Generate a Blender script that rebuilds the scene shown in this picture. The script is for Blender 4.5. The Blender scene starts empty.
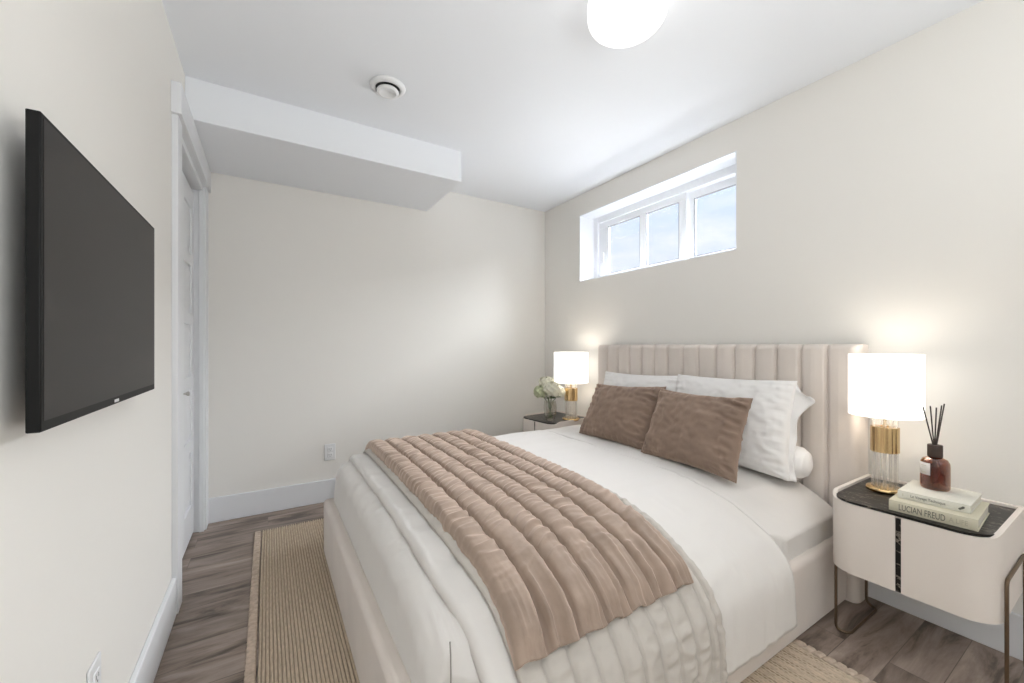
import bpy, bmesh, math, random
import numpy as np
from mathutils import Vector, Matrix, noise

PI = math.pi
SC = bpy.context.scene
COL = SC.collection

# ------------------------------------------------------------------ camera
cam_d = bpy.data.cameras.new('camera')
cam = bpy.data.objects.new('camera', cam_d)
COL.objects.link(cam)
cam.location = (0, 0, 1.1)
cam.rotation_euler = (PI / 2, 0, -math.radians(31.4365))
cam_d.sensor_width = 36.0
cam_d.lens = 399.164 / 1024 * 36
cam_d.shift_y = 4.0 / 1024
cam_d.clip_start = 0.02
SC.camera = cam

# ------------------------------------------------------------------ view
SC.view_settings.view_transform = 'Standard'
SC.view_settings.look = 'None'
SC.view_settings.gamma = 1.0
SC.view_settings.use_curve_mapping = False
SC.view_settings.exposure = 0.03

# ------------------------------------------------------------------ world: day sky with thin clouds
def make_world():
    w = bpy.data.worlds.new('sky')
    SC.world = w
    w.use_nodes = True
    nt = w.node_tree
    nt.nodes.clear()
    out = nt.nodes.new('ShaderNodeOutputWorld')
    bg = nt.nodes.new('ShaderNodeBackground')
    tc = nt.nodes.new('ShaderNodeTexCoord')
    sep = nt.nodes.new('ShaderNodeSeparateXYZ')
    ramp = nt.nodes.new('ShaderNodeValToRGB')
    ramp.color_ramp.elements[0].position = 0.12
    ramp.color_ramp.elements[0].color = (0.88, 0.92, 1.0, 1)
    ramp.color_ramp.elements[1].position = 0.50
    ramp.color_ramp.elements[1].color = (0.52, 0.70, 1.0, 1)
    mp = nt.nodes.new('ShaderNodeMapping')
    mp.inputs['Scale'].default_value = (2.0, 2.0, 5.5)
    nz = nt.nodes.new('ShaderNodeTexNoise')
    nz.inputs['Scale'].default_value = 2.3
    nz.inputs['Detail'].default_value = 6
    nz.inputs['Roughness'].default_value = 0.6
    cr = nt.nodes.new('ShaderNodeValToRGB')
    cr.color_ramp.elements[0].position = 0.45
    cr.color_ramp.elements[1].position = 0.72
    mix = nt.nodes.new('ShaderNodeMix')
    mix.data_type = 'RGBA'
    mix.inputs[7].default_value = (0.97, 0.98, 1.0, 1)
    L = nt.links.new
    L(tc.outputs['Generated'], sep.inputs[0])
    L(sep.outputs['Z'], ramp.inputs[0])
    L(tc.outputs['Generated'], mp.inputs[0])
    L(mp.outputs[0], nz.inputs['Vector'])
    L(nz.outputs['Fac'], cr.inputs[0])
    L(cr.outputs[0], mix.inputs[0])
    L(ramp.outputs[0], mix.inputs[6])
    L(mix.outputs[2], bg.inputs['Color'])
    bg.inputs['Strength'].default_value = 1.08
    L(bg.outputs[0], out.inputs[0])
make_world()

# ------------------------------------------------------------------ large area lights: unseen fill added behind the camera and low outside, daylight outside the window
def area(name, loc, rot, sx, sy, power, col=(1, 1, 1), spread=PI):
    l = bpy.data.lights.new(name, 'AREA')
    l.shape = 'RECTANGLE'
    l.size = sx
    l.size_y = sy
    l.energy = power
    l.color = col
    l.spread = spread
    o = bpy.data.objects.new(name, l)
    COL.objects.link(o)
    o.location = loc
    o.rotation_euler = rot
    return o
area('bounce_fill', (0.85, -1.15, 0.97), (PI - 0.14, -0.42, 0), 1.1, 1.6, 50, (0.94, 0.98, 1.0))  # added fill aimed up at the ceiling, stands for no lamp in the room
area('window_daylight', (3.22, 2.30, 2.95), (0, PI / 2 - 0.66, 0), 1.4, 2.7, 720, (0.96, 0.98, 1.0))
area('outside_ceiling_fill', (5.0, 2.1, 0.9), (0, PI / 2 + 0.35, 0), 1.3, 4.0, 215, (0.97, 0.985, 1.0))  # unseen fill added to brighten the ceiling and soffit through the window

# ------------------------------------------------------------------ dimensions
XL, XR, YB, YN, ZC = -0.335, 2.258, 3.09, -3.0, 2.376
WY0, WY1, WZ0, WZ1 = 1.265, 2.588, 1.645, 2.197      # window opening
DY0, DY1, DZ = 2.20, 2.985, 2.02                      # closet opening
SOFY, SOFX, SOFZ = 2.414, 1.086, 2.176                # soffit

# ------------------------------------------------------------------ materials
def _n(nt, t, **kw):
    n = nt.nodes.new(t)
    for k, v in kw.items():
        n.inputs[k].default_value = v
    return n

def mat(name, col, rough=0.5, metal=0.0, bump=None, sheen=0.0, var=None, spec=0.5, coat=0.0):
    """Principled material; bump = (scale, strength, stretch xyz); var = (scale, amount, stretch)."""
    m = bpy.data.materials.new(name)
    m.use_nodes = True
    nt = m.node_tree
    b = nt.nodes['Principled BSDF']
    b.inputs['Base Color'].default_value = (*col, 1)
    b.inputs['Roughness'].default_value = rough
    b.inputs['Metallic'].default_value = metal
    b.inputs['Specular IOR Level'].default_value = spec
    b.inputs['Coat Weight'].default_value = coat
    if sheen:
        b.inputs['Sheen Weight'].default_value = sheen
        b.inputs['Sheen Roughness'].default_value = 0.4
        b.inputs['Sheen Tint'].default_value = (*[min(1, c * 1.8 + .15) for c in col], 1)
    L = nt.links.new
    tc = nt.nodes.new('ShaderNodeTexCoord')
    if bump:
        sc, st, sx = bump
        mp = _n(nt, 'ShaderNodeMapping', Scale=sx)
        nz = _n(nt, 'ShaderNodeTexNoise', Scale=sc, Detail=4.0)
        bp = _n(nt, 'ShaderNodeBump', Strength=st, Distance=0.01)
        L(tc.outputs['Object'], mp.inputs[0])
        L(mp.outputs[0], nz.inputs['Vector'])
        L(nz.outputs['Fac'], bp.inputs['Height'])
        L(bp.outputs[0], b.inputs['Normal'])
    if var:
        sc, am, sx = var
        mp = _n(nt, 'ShaderNodeMapping', Scale=sx)
        nz = _n(nt, 'ShaderNodeTexNoise', Scale=sc, Detail=5.0)
        hs = _n(nt, 'ShaderNodeMapRange')
        hs.inputs['From Min'].default_value = 0.25
        hs.inputs['From Max'].default_value = 0.75
        hs.inputs['To Min'].default_value = 1 - am
        hs.inputs['To Max'].default_value = 1 + am
        mx = nt.nodes.new('ShaderNodeMix')
        mx.data_type = 'RGBA'
        mx.blend_type = 'MULTIPLY'
        mx.inputs[0].default_value = 1
        mx.inputs[6].default_value = (*col, 1)
        L(tc.outputs['Object'], mp.inputs[0])
        L(mp.outputs[0], nz.inputs['Vector'])
        L(nz.outputs['Fac'], hs.inputs['Value'])
        L(hs.outputs[0], mx.inputs[7])
        L(mx.outputs[2], b.inputs['Base Color'])
    return m

def emit_mat(name, col, strength):
    m = bpy.data.materials.new(name)
    m.use_nodes = True
    b = m.node_tree.nodes['Principled BSDF']
    b.inputs['Base Color'].default_value = (0.85, 0.84, 0.82, 1)
    b.inputs['Roughness'].default_value = 0.6
    b.inputs['Emission Color'].default_value = (*col, 1)
    b.inputs['Emission Strength'].default_value = strength
    return m

def glass_mat(name, tint, gloss=0.12, rough=0.02, frost=0.0):
    """thin architectural glass: clear tinted transmission with a fresnel reflection"""
    m = bpy.data.materials.new(name)
    m.use_nodes = True
    nt = m.node_tree
    nt.nodes.clear()
    out = nt.nodes.new('ShaderNodeOutputMaterial')
    tr = _n(nt, 'ShaderNodeBsdfTransparent', Color=(*tint, 1))
    gl = _n(nt, 'ShaderNodeBsdfGlossy', Color=(1, 1, 1, 1), Roughness=rough)
    lw = _n(nt, 'ShaderNodeLayerWeight', Blend=0.35)
    mr = _n(nt, 'ShaderNodeMapRange')
    mr.inputs['To Min'].default_value = gloss * 0.4
    mr.inputs['To Max'].default_value = min(1.0, gloss * 5)
    mx = nt.nodes.new('ShaderNodeMixShader')
    L = nt.links.new
    L(lw.outputs['Facing'], mr.inputs['Value'])
    L(mr.outputs[0], mx.inputs[0])
    L(tr.outputs[0], mx.inputs[1])
    L(gl.outputs[0], mx.inputs[2])
    last = mx
    if frost:
        df = _n(nt, 'ShaderNodeBsdfTranslucent', Color=(0.95, 0.94, 0.92, 1))
        m2 = nt.nodes.new('ShaderNodeMixShader')
        m2.inputs[0].default_value = frost
        L(mx.outputs[0], m2.inputs[1])
        L(df.outputs[0], m2.inputs[2])
        last = m2
    L(last.outputs[0], out.inputs[0])
    return m

def floor_mat():
    m = bpy.data.materials.new('vinyl_plank')
    m.use_nodes = True
    nt = m.node_tree
    b = nt.nodes['Principled BSDF']
    L = nt.links.new
    tc = nt.nodes.new('ShaderNodeTexCoord')
    br = nt.nodes.new('ShaderNodeTexBrick')
    br.offset = 0.37
    br.inputs['Color1'].default_value = (0, 0, 0, 1)
    br.inputs['Color2'].default_value = (1, 1, 1, 1)
    br.inputs['Mortar'].default_value = (0.5, 0.5, 0.5, 1)
    br.inputs['Scale'].default_value = 1.0
    br.inputs['Mortar Size'].default_value = 0.0012
    br.inputs['Brick Width'].default_value = 0.92
    br.inputs['Row Height'].default_value = 0.125
    L(tc.outputs['Object'], br.inputs['Vector'])
    # grain: noise stretched along the plank, shifted per plank
    add = nt.nodes.new('ShaderNodeVectorMath')
    add.operation = 'MULTIPLY_ADD'
    add.inputs[1].default_value = (7.0, 13.0, 5.0)
    L(br.outputs['Color'], add.inputs[0])
    L(tc.outputs['Object'], add.inputs[2])
    mp = _n(nt, 'ShaderNodeMapping', Scale=(1.5, 7.5, 1.0))
    L(add.outputs[0], mp.inputs[0])
    n1 = _n(nt, 'ShaderNodeTexNoise', Scale=1.6, Detail=6.0, Roughness=0.62, Distortion=0.5)
    L(mp.outputs[0], n1.inputs['Vector'])
    mp2 = _n(nt, 'ShaderNodeMapping', Scale=(5.0, 110.0, 1.0))
    L(add.outputs[0], mp2.inputs[0])
    n2 = _n(nt, 'ShaderNodeTexNoise', Scale=1.5, Detail=3.0)
    L(mp2.outputs[0], n2.inputs['Vector'])
    r1 = nt.nodes.new('ShaderNodeValToRGB')
    e = r1.color_ramp.elements
    e[0].position, e[0].color = 0.36, (0.098, 0.070, 0.056, 1)
    e[1].position, e[1].color = 0.64, (0.42, 0.335, 0.285, 1)
    k = r1.color_ramp.elements.new(0.46)
    k.color = (0.262, 0.200, 0.163, 1)
    L(n1.outputs['Fac'], r1.inputs[0])
    # plank to plank tone
    mr = _n(nt, 'ShaderNodeMapRange')
    mr.inputs['To Min'].default_value = 0.80
    mr.inputs['To Max'].default_value = 1.16
    L(br.outputs['Color'], mr.inputs['Value'])
    m1 = nt.nodes.new('ShaderNodeMix')
    m1.data_type = 'RGBA'
    m1.blend_type = 'MULTIPLY'
    m1.inputs[0].default_value = 1
    L(r1.outputs[0], m1.inputs[6])
    L(mr.outputs[0], m1.inputs[7])
    r2 = _n(nt, 'ShaderNodeMapRange')
    r2.inputs['To Min'].default_value = 0.82
    r2.inputs['To Max'].default_value = 1.16
    L(n2.outputs['Fac'], r2.inputs['Value'])
    m2 = nt.nodes.new('ShaderNodeMix')
    m2.data_type = 'RGBA'
    m2.blend_type = 'MULTIPLY'
    m2.inputs[0].default_value = 1
    L(m1.outputs[2], m2.inputs[6])
    L(r2.outputs[0], m2.inputs[7])
    m3 = nt.nodes.new('ShaderNodeMix')
    m3.data_type = 'RGBA'
    m3.inputs[7].default_value = (0.07, 0.055, 0.048, 1)
    fm = nt.nodes.new('ShaderNodeMath')
    fm.operation = 'MULTIPLY'
    fm.inputs[1].default_value = 0.6
    L(br.outputs['Fac'], fm.inputs[0])
    L(fm.outputs[0], m3.inputs[0])
    L(m2.outputs[2], m3.inputs[6])
    L(m3.outputs[2], b.inputs['Base Color'])
    b.inputs['Roughness'].default_value = 0.42
    bp = _n(nt, 'ShaderNodeBump', Strength=0.12, Distance=0.004)
    L(n2.outputs['Fac'], bp.inputs['Height'])
    L(bp.outputs[0], b.inputs['Normal'])
    return m

def marble_mat():
    m = bpy.data.materials.new('black_marble')
    m.use_nodes = True
    nt = m.node_tree
    b = nt.nodes['Principled BSDF']
    L = nt.links.new
    tc = nt.nodes.new('ShaderNodeTexCoord')
    mp = _n(nt, 'ShaderNodeMapping', Scale=(9.0, 2.2, 3.0), Rotation=(0, 0, 0.35))
    nz = _n(nt, 'ShaderNodeTexNoise', Scale=2.2, Detail=7.0, Roughness=0.6, Distortion=0.7)
    L(tc.outputs['Object'], mp.inputs[0])
    L(mp.outputs[0], nz.inputs['Vector'])
    r = nt.nodes.new('ShaderNodeValToRGB')
    e = r.color_ramp.elements
    e[0].position, e[0].color = 0.30, (0.006, 0.005, 0.005, 1)
    e[1].position, e[1].color = 0.75, (0.022, 0.019, 0.017, 1)
    for p, c in ((0.490, (0.010, 0.009, 0.008, 1)), (0.502, (0.30, 0.26, 0.22, 1)), (0.512, (0.010, 0.009, 0.008, 1))):
        k = r.color_ramp.elements.new(p)
        k.color = c
    L(nz.outputs['Fac'], r.inputs[0])
    L(r.outputs[0], b.inputs['Base Color'])
    b.inputs['Roughness'].default_value = 0.30
    b.inputs['Specular IOR Level'].default_value = 0.25
    return m

def jute_mat(x0, pitch):
    """jute ribs, with the groove shade between them painted as thin darker brown stripes"""
    m = mat('jute', (0.62, 0.505, 0.39), 0.95, var=(9.0, 0.22, (30.0, 4.0, 1.0)), spec=0.1)
    nt = m.node_tree
    b = nt.nodes['Principled BSDF']
    L = nt.links.new
    src = b.inputs['Base Color'].links[0].from_socket
    tc = nt.nodes.new('ShaderNodeTexCoord')
    sep = nt.nodes.new('ShaderNodeSeparateXYZ')
    L(tc.outputs['Object'], sep.inputs[0])
    def math_(op, a, v):
        n = nt.nodes.new('ShaderNodeMath')
        n.operation = op
        L(a, n.inputs[0])
        if v is not None:
            n.inputs[1].default_value = v
        return n.outputs[0]
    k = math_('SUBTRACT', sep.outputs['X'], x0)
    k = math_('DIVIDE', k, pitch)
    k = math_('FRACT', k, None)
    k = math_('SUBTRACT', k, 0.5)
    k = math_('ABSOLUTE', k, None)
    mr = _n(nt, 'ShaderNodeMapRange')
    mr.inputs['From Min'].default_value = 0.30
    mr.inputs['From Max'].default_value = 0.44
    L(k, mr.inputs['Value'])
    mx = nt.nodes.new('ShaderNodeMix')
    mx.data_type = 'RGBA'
    mx.inputs[7].default_value = (0.37, 0.285, 0.21, 1)  # shade of the grooves between ribs, painted into the colour
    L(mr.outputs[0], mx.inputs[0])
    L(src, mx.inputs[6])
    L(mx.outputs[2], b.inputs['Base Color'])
    return m

M = {}
M['wall'] = mat('cream_paint', (0.860, 0.832, 0.784), 0.85, spec=0.2, bump=(180.0, 0.03, (1, 1, 1)))
M['ceiling'] = mat('ceiling_paint', (0.915, 0.93, 0.955), 0.9, spec=0.15)
M['trim'] = mat('white_trim_paint', (0.82, 0.825, 0.84), 0.45, spec=0.4)
M['door'] = mat('white_door_paint', (0.82, 0.825, 0.84), 0.45, spec=0.4)
M['vinyl'] = mat('white_vinyl', (0.86, 0.87, 0.89), 0.35)
M['gasket'] = mat('grey_gasket', (0.25, 0.25, 0.28), 0.6)
M['floor'] = floor_mat()
M['pane'] = glass_mat('window_glass', (0.97, 0.985, 1.0), 0.05)
M['plastic'] = mat('white_plastic', (0.83, 0.83, 0.83), 0.35)
M['dark'] = mat('dark_slot', (0.02, 0.02, 0.02), 0.6)
M['nickel'] = mat('satin_nickel', (0.55, 0.53, 0.50), 0.28, 1.0)
M['uphol'] = mat('beige_upholstery', (0.76, 0.685, 0.625), 0.92, sheen=0.25, spec=0.15,
                 bump=(240.0, 0.10, (1, 1, 1)), var=(5.0, 0.05, (1, 1, 1)))
M['sheet'] = mat('white_cotton', (0.80, 0.765, 0.73), 0.88, sheen=0.1, spec=0.2, bump=(26.0, 0.10, (1, 1, 1)))
M['quilt'] = mat('ivory_quilt', (0.61, 0.565, 0.515), 0.9, sheen=0.1, spec=0.2, bump=(40.0, 0.12, (2, 1, 1)))
M['pillow'] = mat('white_pillowcase', (0.89, 0.865, 0.845), 0.88, sheen=0.1, spec=0.2, bump=(22.0, 0.12, (1, 1, 1)))
M['velvet'] = mat('taupe_velvet', (0.395, 0.300, 0.240), 0.72, sheen=1.0, spec=0.2,
                  bump=(60.0, 0.10, (1, 1, 1)), var=(14.0, 0.14, (1, 1, 1)))
M['cushion'] = mat('taupe_cushion_velvet', (0.275, 0.196, 0.150), 0.7, sheen=0.9, spec=0.2,
                   bump=(50.0, 0.10, (1, 1, 1)), var=(12.0, 0.16, (1, 1, 1)))
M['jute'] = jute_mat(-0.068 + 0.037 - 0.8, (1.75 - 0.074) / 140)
M['binding'] = mat('rug_binding', (0.56, 0.45, 0.36), 0.9, var=(60.0, 0.2, (1, 1, 1)), spec=0.1)
M['lacquer'] = mat('cream_lacquer', (0.84, 0.765, 0.70), 0.5, spec=0.35)
M['marble'] = marble_mat()
M['bronze'] = mat('bronze_metal', (0.20, 0.145, 0.10), 0.42, 1.0)
M['brass'] = mat('brushed_brass', (0.72, 0.52, 0.27), 0.24, 1.0, bump=(30.0, 0.04, (1, 1, 12)))
M['rod'] = glass_mat('clear_glass_rod', (0.985, 0.98, 0.97), 0.16, 0.10, 0.13)
M['shade'] = emit_mat('lit_lamp_shade', (1.0, 0.965, 0.91), 1.3)
M['bulb'] = emit_mat('lit_bulb', (1.0, 0.91, 0.80), 18.0)
M['opal'] = emit_mat('lit_opal_glass', (1.0, 0.985, 0.965), 1.25)
M['tvbody'] = mat('black_plastic', (0.006, 0.006, 0.006), 0.5, spec=0.2)
M['screen'] = mat('tv_screen', (0.024, 0.021, 0.019), 0.36, spec=0.16)
M['silver'] = mat('silver_mark', (0.75, 0.75, 0.75), 0.4)
M['cover1'] = mat('sage_cream_cover', (0.66, 0.615, 0.475), 0.6)
M['cover2'] = mat('pale_grey_green_cover', (0.73, 0.71, 0.63), 0.6)
M['pages'] = mat('paper_pages', (0.66, 0.62, 0.54), 0.9, var=(120.0, 0.10, (1, 1, 8)))
M['ink'] = mat('grey_ink', (0.16, 0.155, 0.13), 0.7)
M['amber'] = glass_mat('amber_glass', (0.66, 0.37, 0.15), 0.10, 0.05)
M['liquid'] = glass_mat('amber_liquid', (0.88, 0.68, 0.42), 0.02, 0.1)
M['cap'] = mat('dark_wood_cap', (0.045, 0.026, 0.018), 0.5, var=(20.0, 0.3, (1, 1, 9)))
M['reed'] = mat('dark_reed', (0.060, 0.046, 0.040), 0.8)
M['label'] = mat('white_paper_label', (0.80, 0.76, 0.73), 0.7)
M['vase'] = glass_mat('clear_vase_glass', (0.86, 0.85, 0.82), 0.16, 0.06)
M['petal'] = mat('cream_petal', (0.82, 0.79, 0.64), 0.7, var=(40.0, 0.12, (1, 1, 1)))
M['petal_green'] = mat('pale_green_petal', (0.60, 0.63, 0.40), 0.7, var=(40.0, 0.15, (1, 1, 1)))
M['leaf'] = mat('green_leaf', (0.10, 0.16, 0.055), 0.55, var=(20.0, 0.25, (1, 1, 1)))
M['seam'] = mat('grey_stitch', (0.40, 0.37, 0.34), 0.9)

# ------------------------------------------------------------------ mesh helpers
class MB:
    def __init__(self):
        self.v, self.f = [], []
    def add(self, vs, fs):
        o = len(self.v)
        self.v += [tuple(p) for p in vs]
        self.f += [tuple(i + o for i in q) for q in fs]
        return self
    def box(self, x0, x1, y0, y1, z0, z1):
        return self.add([(x0, y0, z0), (x1, y0, z0), (x1, y1, z0), (x0, y1, z0),
                         (x0, y0, z1), (x1, y0, z1), (x1, y1, z1), (x0, y1, z1)],
                        [(3, 2, 1, 0), (4, 5, 6, 7), (0, 1, 5, 4), (1, 2, 6, 5), (2, 3, 7, 6), (3, 0, 4, 7)])
    def lathe(self, prof, c=(0, 0, 0), n=48, axis='z', rfun=None, cap=True):
        """prof = [(r, h)...] revolved about an axis through c"""
        vs, fs = [], []
        for r, h in prof:
            for k in range(n):
                a = 2 * PI * k / n
                rr = r * (rfun(a, h) if rfun else 1)
                p = (rr * math.cos(a), rr * math.sin(a), h)
                if axis == 'y':
                    p = (p[1], p[2], p[0])
                elif axis == 'x':
                    p = (p[2], p[0], p[1])
                vs.append((c[0] + p[0], c[1] + p[1], c[2] + p[2]))
        m = len(prof)
        for i in range(m - 1):
            for k in range(n):
                k2 = (k + 1) % n
                fs.append((i * n + k, i * n + k2, (i + 1) * n + k2, (i + 1) * n + k))
        if cap:
            if prof[0][0] > 1e-6:
                fs.append(tuple(range(n - 1, -1, -1)))
            if prof[-1][0] > 1e-6:
                fs.append(tuple((m - 1) * n + k for k in range(n)))
        return self.add(vs, fs)
    def prism(self, poly, z0, z1):
        n = len(poly)
        vs = [(x, y, z0) for x, y in poly] + [(x, y, z1) for x, y in poly]
        fs = [tuple(range(n - 1, -1, -1)), tuple(range(n, 2 * n))]
        for i in range(n):
            j = (i + 1) % n
            fs.append((i, j, n + j, n + i))
        return self.add(vs, fs)
    def tube(self, pts, r, n=10, closed=False, taper=None):
        P = [Vector(p) for p in pts]
        m = len(P)
        vs, fs = [], []
        up = None
        for i in range(m):
            if closed:
                t = (P[(i + 1) % m] - P[i - 1]).normalized()
            else:
                t = (P[min(i + 1, m - 1)] - P[max(i - 1, 0)]).normalized()
            if up is None:
                a = Vector((0, 0, 1)) if abs(t.z) < 0.9 else Vector((1, 0, 0))
                up = (a - t * a.dot(t)).normalized()
            else:
                up = (up - t * up.dot(t)).normalized()
            s = t.cross(up)
            rr = r if taper is None else r * taper[i]
            for k in range(n):
                a = 2 * PI * k / n
                vs.append(P[i] + (up * math.cos(a) + s * math.sin(a)) * rr)
        for i in range(m if closed else m - 1):
            i2 = (i + 1) % m
            for k in range(n):
                k2 = (k + 1) % n
                fs.append((i * n + k, i * n + k2, i2 * n + k2, i2 * n + k))
        if not closed:
            fs.append(tuple(range(n - 1, -1, -1)))
            fs.append(tuple((m - 1) * n + k for k in range(n)))
        return self.add(vs, fs)
    def grid(self, P, wrap_u=False, wrap_v=False):
        P = np.asarray(P, float)
        n, m = P.shape[:2]
        vs = P.reshape(-1, 3).tolist()
        fs = []
        for i in range(n if wrap_u else n - 1):
            i2 = (i + 1) % n
            for j in range(m if wrap_v else m - 1):
                j2 = (j + 1) % m
                fs.append((i * m + j, i2 * m + j, i2 * m + j2, i * m + j2))
        return self.add(vs, fs)

def link(name, mb, material, parent=None, off=(0, 0, 0), smooth=None, bevel=0, seg=2, solid=0, weld=False, subsurf=0):
    me = bpy.data.meshes.new(name)
    off = Vector(off)
    me.from_pydata([tuple(Vector(p) - off) for p in mb.v], [], mb.f)
    me.validate()
    bm = bmesh.new()
    bm.from_mesh(me)
    if weld:
        bmesh.ops.remove_doubles(bm, verts=bm.verts, dist=1e-5)
    bmesh.ops.recalc_face_normals(bm, faces=bm.faces)
    bm.to_mesh(me)
    bm.free()
    if smooth is not None:
        me.polygons.foreach_set('use_smooth', [True] * len(me.polygons))
        if smooth < 180:
            me.set_sharp_from_angle(angle=math.radians(smooth))
    me.materials.append(material)
    o = bpy.data.objects.new(name, me)
    COL.objects.link(o)
    if parent:
        o.parent = parent
    if bevel:
        b = o.modifiers.new('bevel', 'BEVEL')
        b.width = bevel
        b.segments = seg
        b.limit_method = 'ANGLE'
        b.angle_limit = math.radians(35)
        b.harden_normals = False
        me.polygons.foreach_set('use_smooth', [True] * len(me.polygons))
        if smooth is None:
            me.set_sharp_from_angle(angle=math.radians(60))
    if solid:
        s = o.modifiers.new('thickness', 'SOLIDIFY')
        s.thickness = abs(solid)
        s.offset = -1 if solid > 0 else 1
    if subsurf:
        s = o.modifiers.new('subsurf', 'SUBSURF')
        s.levels = s.render_levels = subsurf
    return o

def tag(o, label, cat, group=None):
    o['label'] = label
    o['category'] = cat
    if group:
        o['group'] = group
    return o

def thing(name, label, cat, loc=(0, 0, 0), rz=0, group=None):
    o = bpy.data.objects.new(name, None)
    o.empty_display_size = 0.05
    COL.objects.link(o)
    o.location = loc
    o.rotation_euler = (0, 0, rz)
    return tag(o, label, cat, group)

def struct(name, mb, material, **kw):
    o = link(name, mb, material, **kw)
    o['kind'] = 'structure'
    return o

def dup(root, loc, rz, label):
    r = root.copy()
    COL.objects.link(r)
    r.location = loc
    r.rotation_euler = (0, 0, rz)
    r['label'] = label
    for ch in list(root.children):
        c = ch.copy()
        COL.objects.link(c)
        c.parent = r
        for g in list(ch.children):
            d = g.copy()
            COL.objects.link(d)
            d.parent = c
    return r

def text_mesh(name, s, size, material, parent, origin, xdir, ydir, depth=0.0006, spacing=1.0, width=None):
    cu = bpy.data.curves.new(name, 'FONT')
    cu.body = s
    cu.size = size
    cu.extrude = depth
    cu.space_character = spacing
    tmp = bpy.data.objects.new(name, cu)
    COL.objects.link(tmp)
    bpy.context.view_layer.update()
    dg = bpy.context.evaluated_depsgraph_get()
    me = bpy.data.meshes.new_from_object(tmp.evaluated_get(dg))
    bpy.data.objects.remove(tmp)
    xs = [v.co.x for v in me.vertices]
    w = max(xs) - min(xs)
    k = (width / w) if width else 1.0
    X, Y = Vector(xdir).normalized(), Vector(ydir).normalized()
    Z = X.cross(Y)
    for v in me.vertices:
        c = v.co
        v.co = Vector(origin) + X * (c.x - min(xs)) * k + Y * c.y + Z * c.z
    me.materials.clear()
    me.materials.append(material)
    o = bpy.data.objects.new(name, me)
    COL.objects.link(o)
    o.parent = parent
    return o

def nz(x, y, z=0.0):
    return noise.noise(Vector((x, y, z)))

def smoothstep(a, b, x):
    t = min(1, max(0, (x - a) / (b - a)))
    return t * t * (3 - 2 * t)

# ================================================================== SETTING
T = 0.24    # outer wall thickness
struct('floor', MB().box(XL - 0.75, XR + T, YN - 0.1, YB + 0.1, -0.08, 0), M['floor'])
struct('ceiling', MB().box(XL - 0.75, XR + T, YN - 0.1, YB + 0.1, ZC, ZC + 0.08), M['ceiling'])
struct('wall_back', MB().box(XL - 0.75, XR + T, YB, YB + 0.1, 0, ZC), M['wall'])
struct('wall_near', MB().box(XL - 0.75, XR + T, YN - 0.1, YN, 0, ZC), M['wall'])
wr = MB()
wr.box(XR, XR + T, YN, WY0, 0, ZC).box(XR, XR + T, WY1, YB, 0, ZC)
wr.box(XR, XR + T, WY0, WY1, 0, WZ0).box(XR, XR + T, WY0, WY1, WZ1, ZC)
struct('wall_right', wr, M['wall'])
wl = MB()
wl.box(XL - 0.12, XL, YN, DY0, 0, ZC).box(XL - 0.12, XL, DY1, YB, 0, ZC).box(XL - 0.12, XL, DY0, DY1, DZ, ZC)
struct('wall_left', wl, M['wall'])
# closet shell behind the door
struct('wall_closet', MB().box(XL - 0.75, XL - 0.70, DY0 - 0.3, YB, 0, ZC).box(XL - 0.70, XL - 0.12, DY0 - 0.35, DY0 - 0.3, 0, ZC), M['wall'])
# soffit (boxed duct) along the back wall
struct('ceiling_soffit', MB().box(XL, SOFX, SOFY, YB, SOFZ, ZC), M['ceiling'], bevel=0.003)
# window reveal lining
rv = MB()
e = 0.004
rv.box(XR - 0.0005, XR + T, WY0 - e, WY0 + 0.001, WZ0 - e, WZ1 + e).box(XR - 0.0005, XR + T, WY1 - 0.001, WY1 + e, WZ0 - e, WZ1 + e)
rv.box(XR - 0.0005, XR + T, WY0, WY1, WZ0 - e, WZ0 + 0.001).box(XR - 0.0005, XR + T, WY0, WY1, WZ1 - 0.001, WZ1 + e)
struct('trim_1', rv, M['vinyl'])

# baseboards
BBH = 0.155
def baseboard(name, boxes):
    mb = MB()
    for b in boxes:
        mb.box(*b)
    return struct(name, mb, M['trim'], bevel=0.004)
baseboard('baseboard_left', [(XL, XL + 0.017, YN, DY0 - 0.095, 0, BBH)])
baseboard('baseboard_back', [(XL, XR - 0.016, YB - 0.016, YB, 0, BBH)])
baseboard('baseboard_right', [(XR - 0.016, XR, YN, YB, 0, BBH)])

# closet casing: craftsman header over flat side casings, plus jambs
cs = MB()
cs.box(XL, XL + 0.021, DY0 - 0.092, DY0, 0, 2.045)
cs.box(XL, XL + 0.021, DY1, YB - 0.001, 0, 2.045)
cs.box(XL, XL + 0.034, DY0 - 0.108, YB - 0.001, 2.045, 2.172)
cs.box(XL - 0.12, XL + 0.004, DY0 - 0.004, DY0 + 0.012, 0, 2.04)
cs.box(XL - 0.12, XL + 0.004, DY1 - 0.012, DY1 + 0.004, 0, 2.04)
cs.box(XL - 0.12, XL + 0.004, DY0, DY1, 2.016, 2.046)
cs.box(XL - 0.012, XL + 0.012, DY1 - 0.022, DY1, 0, 2.03)
struct('trim_2', cs, M['trim'], bevel=0.002)

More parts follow.
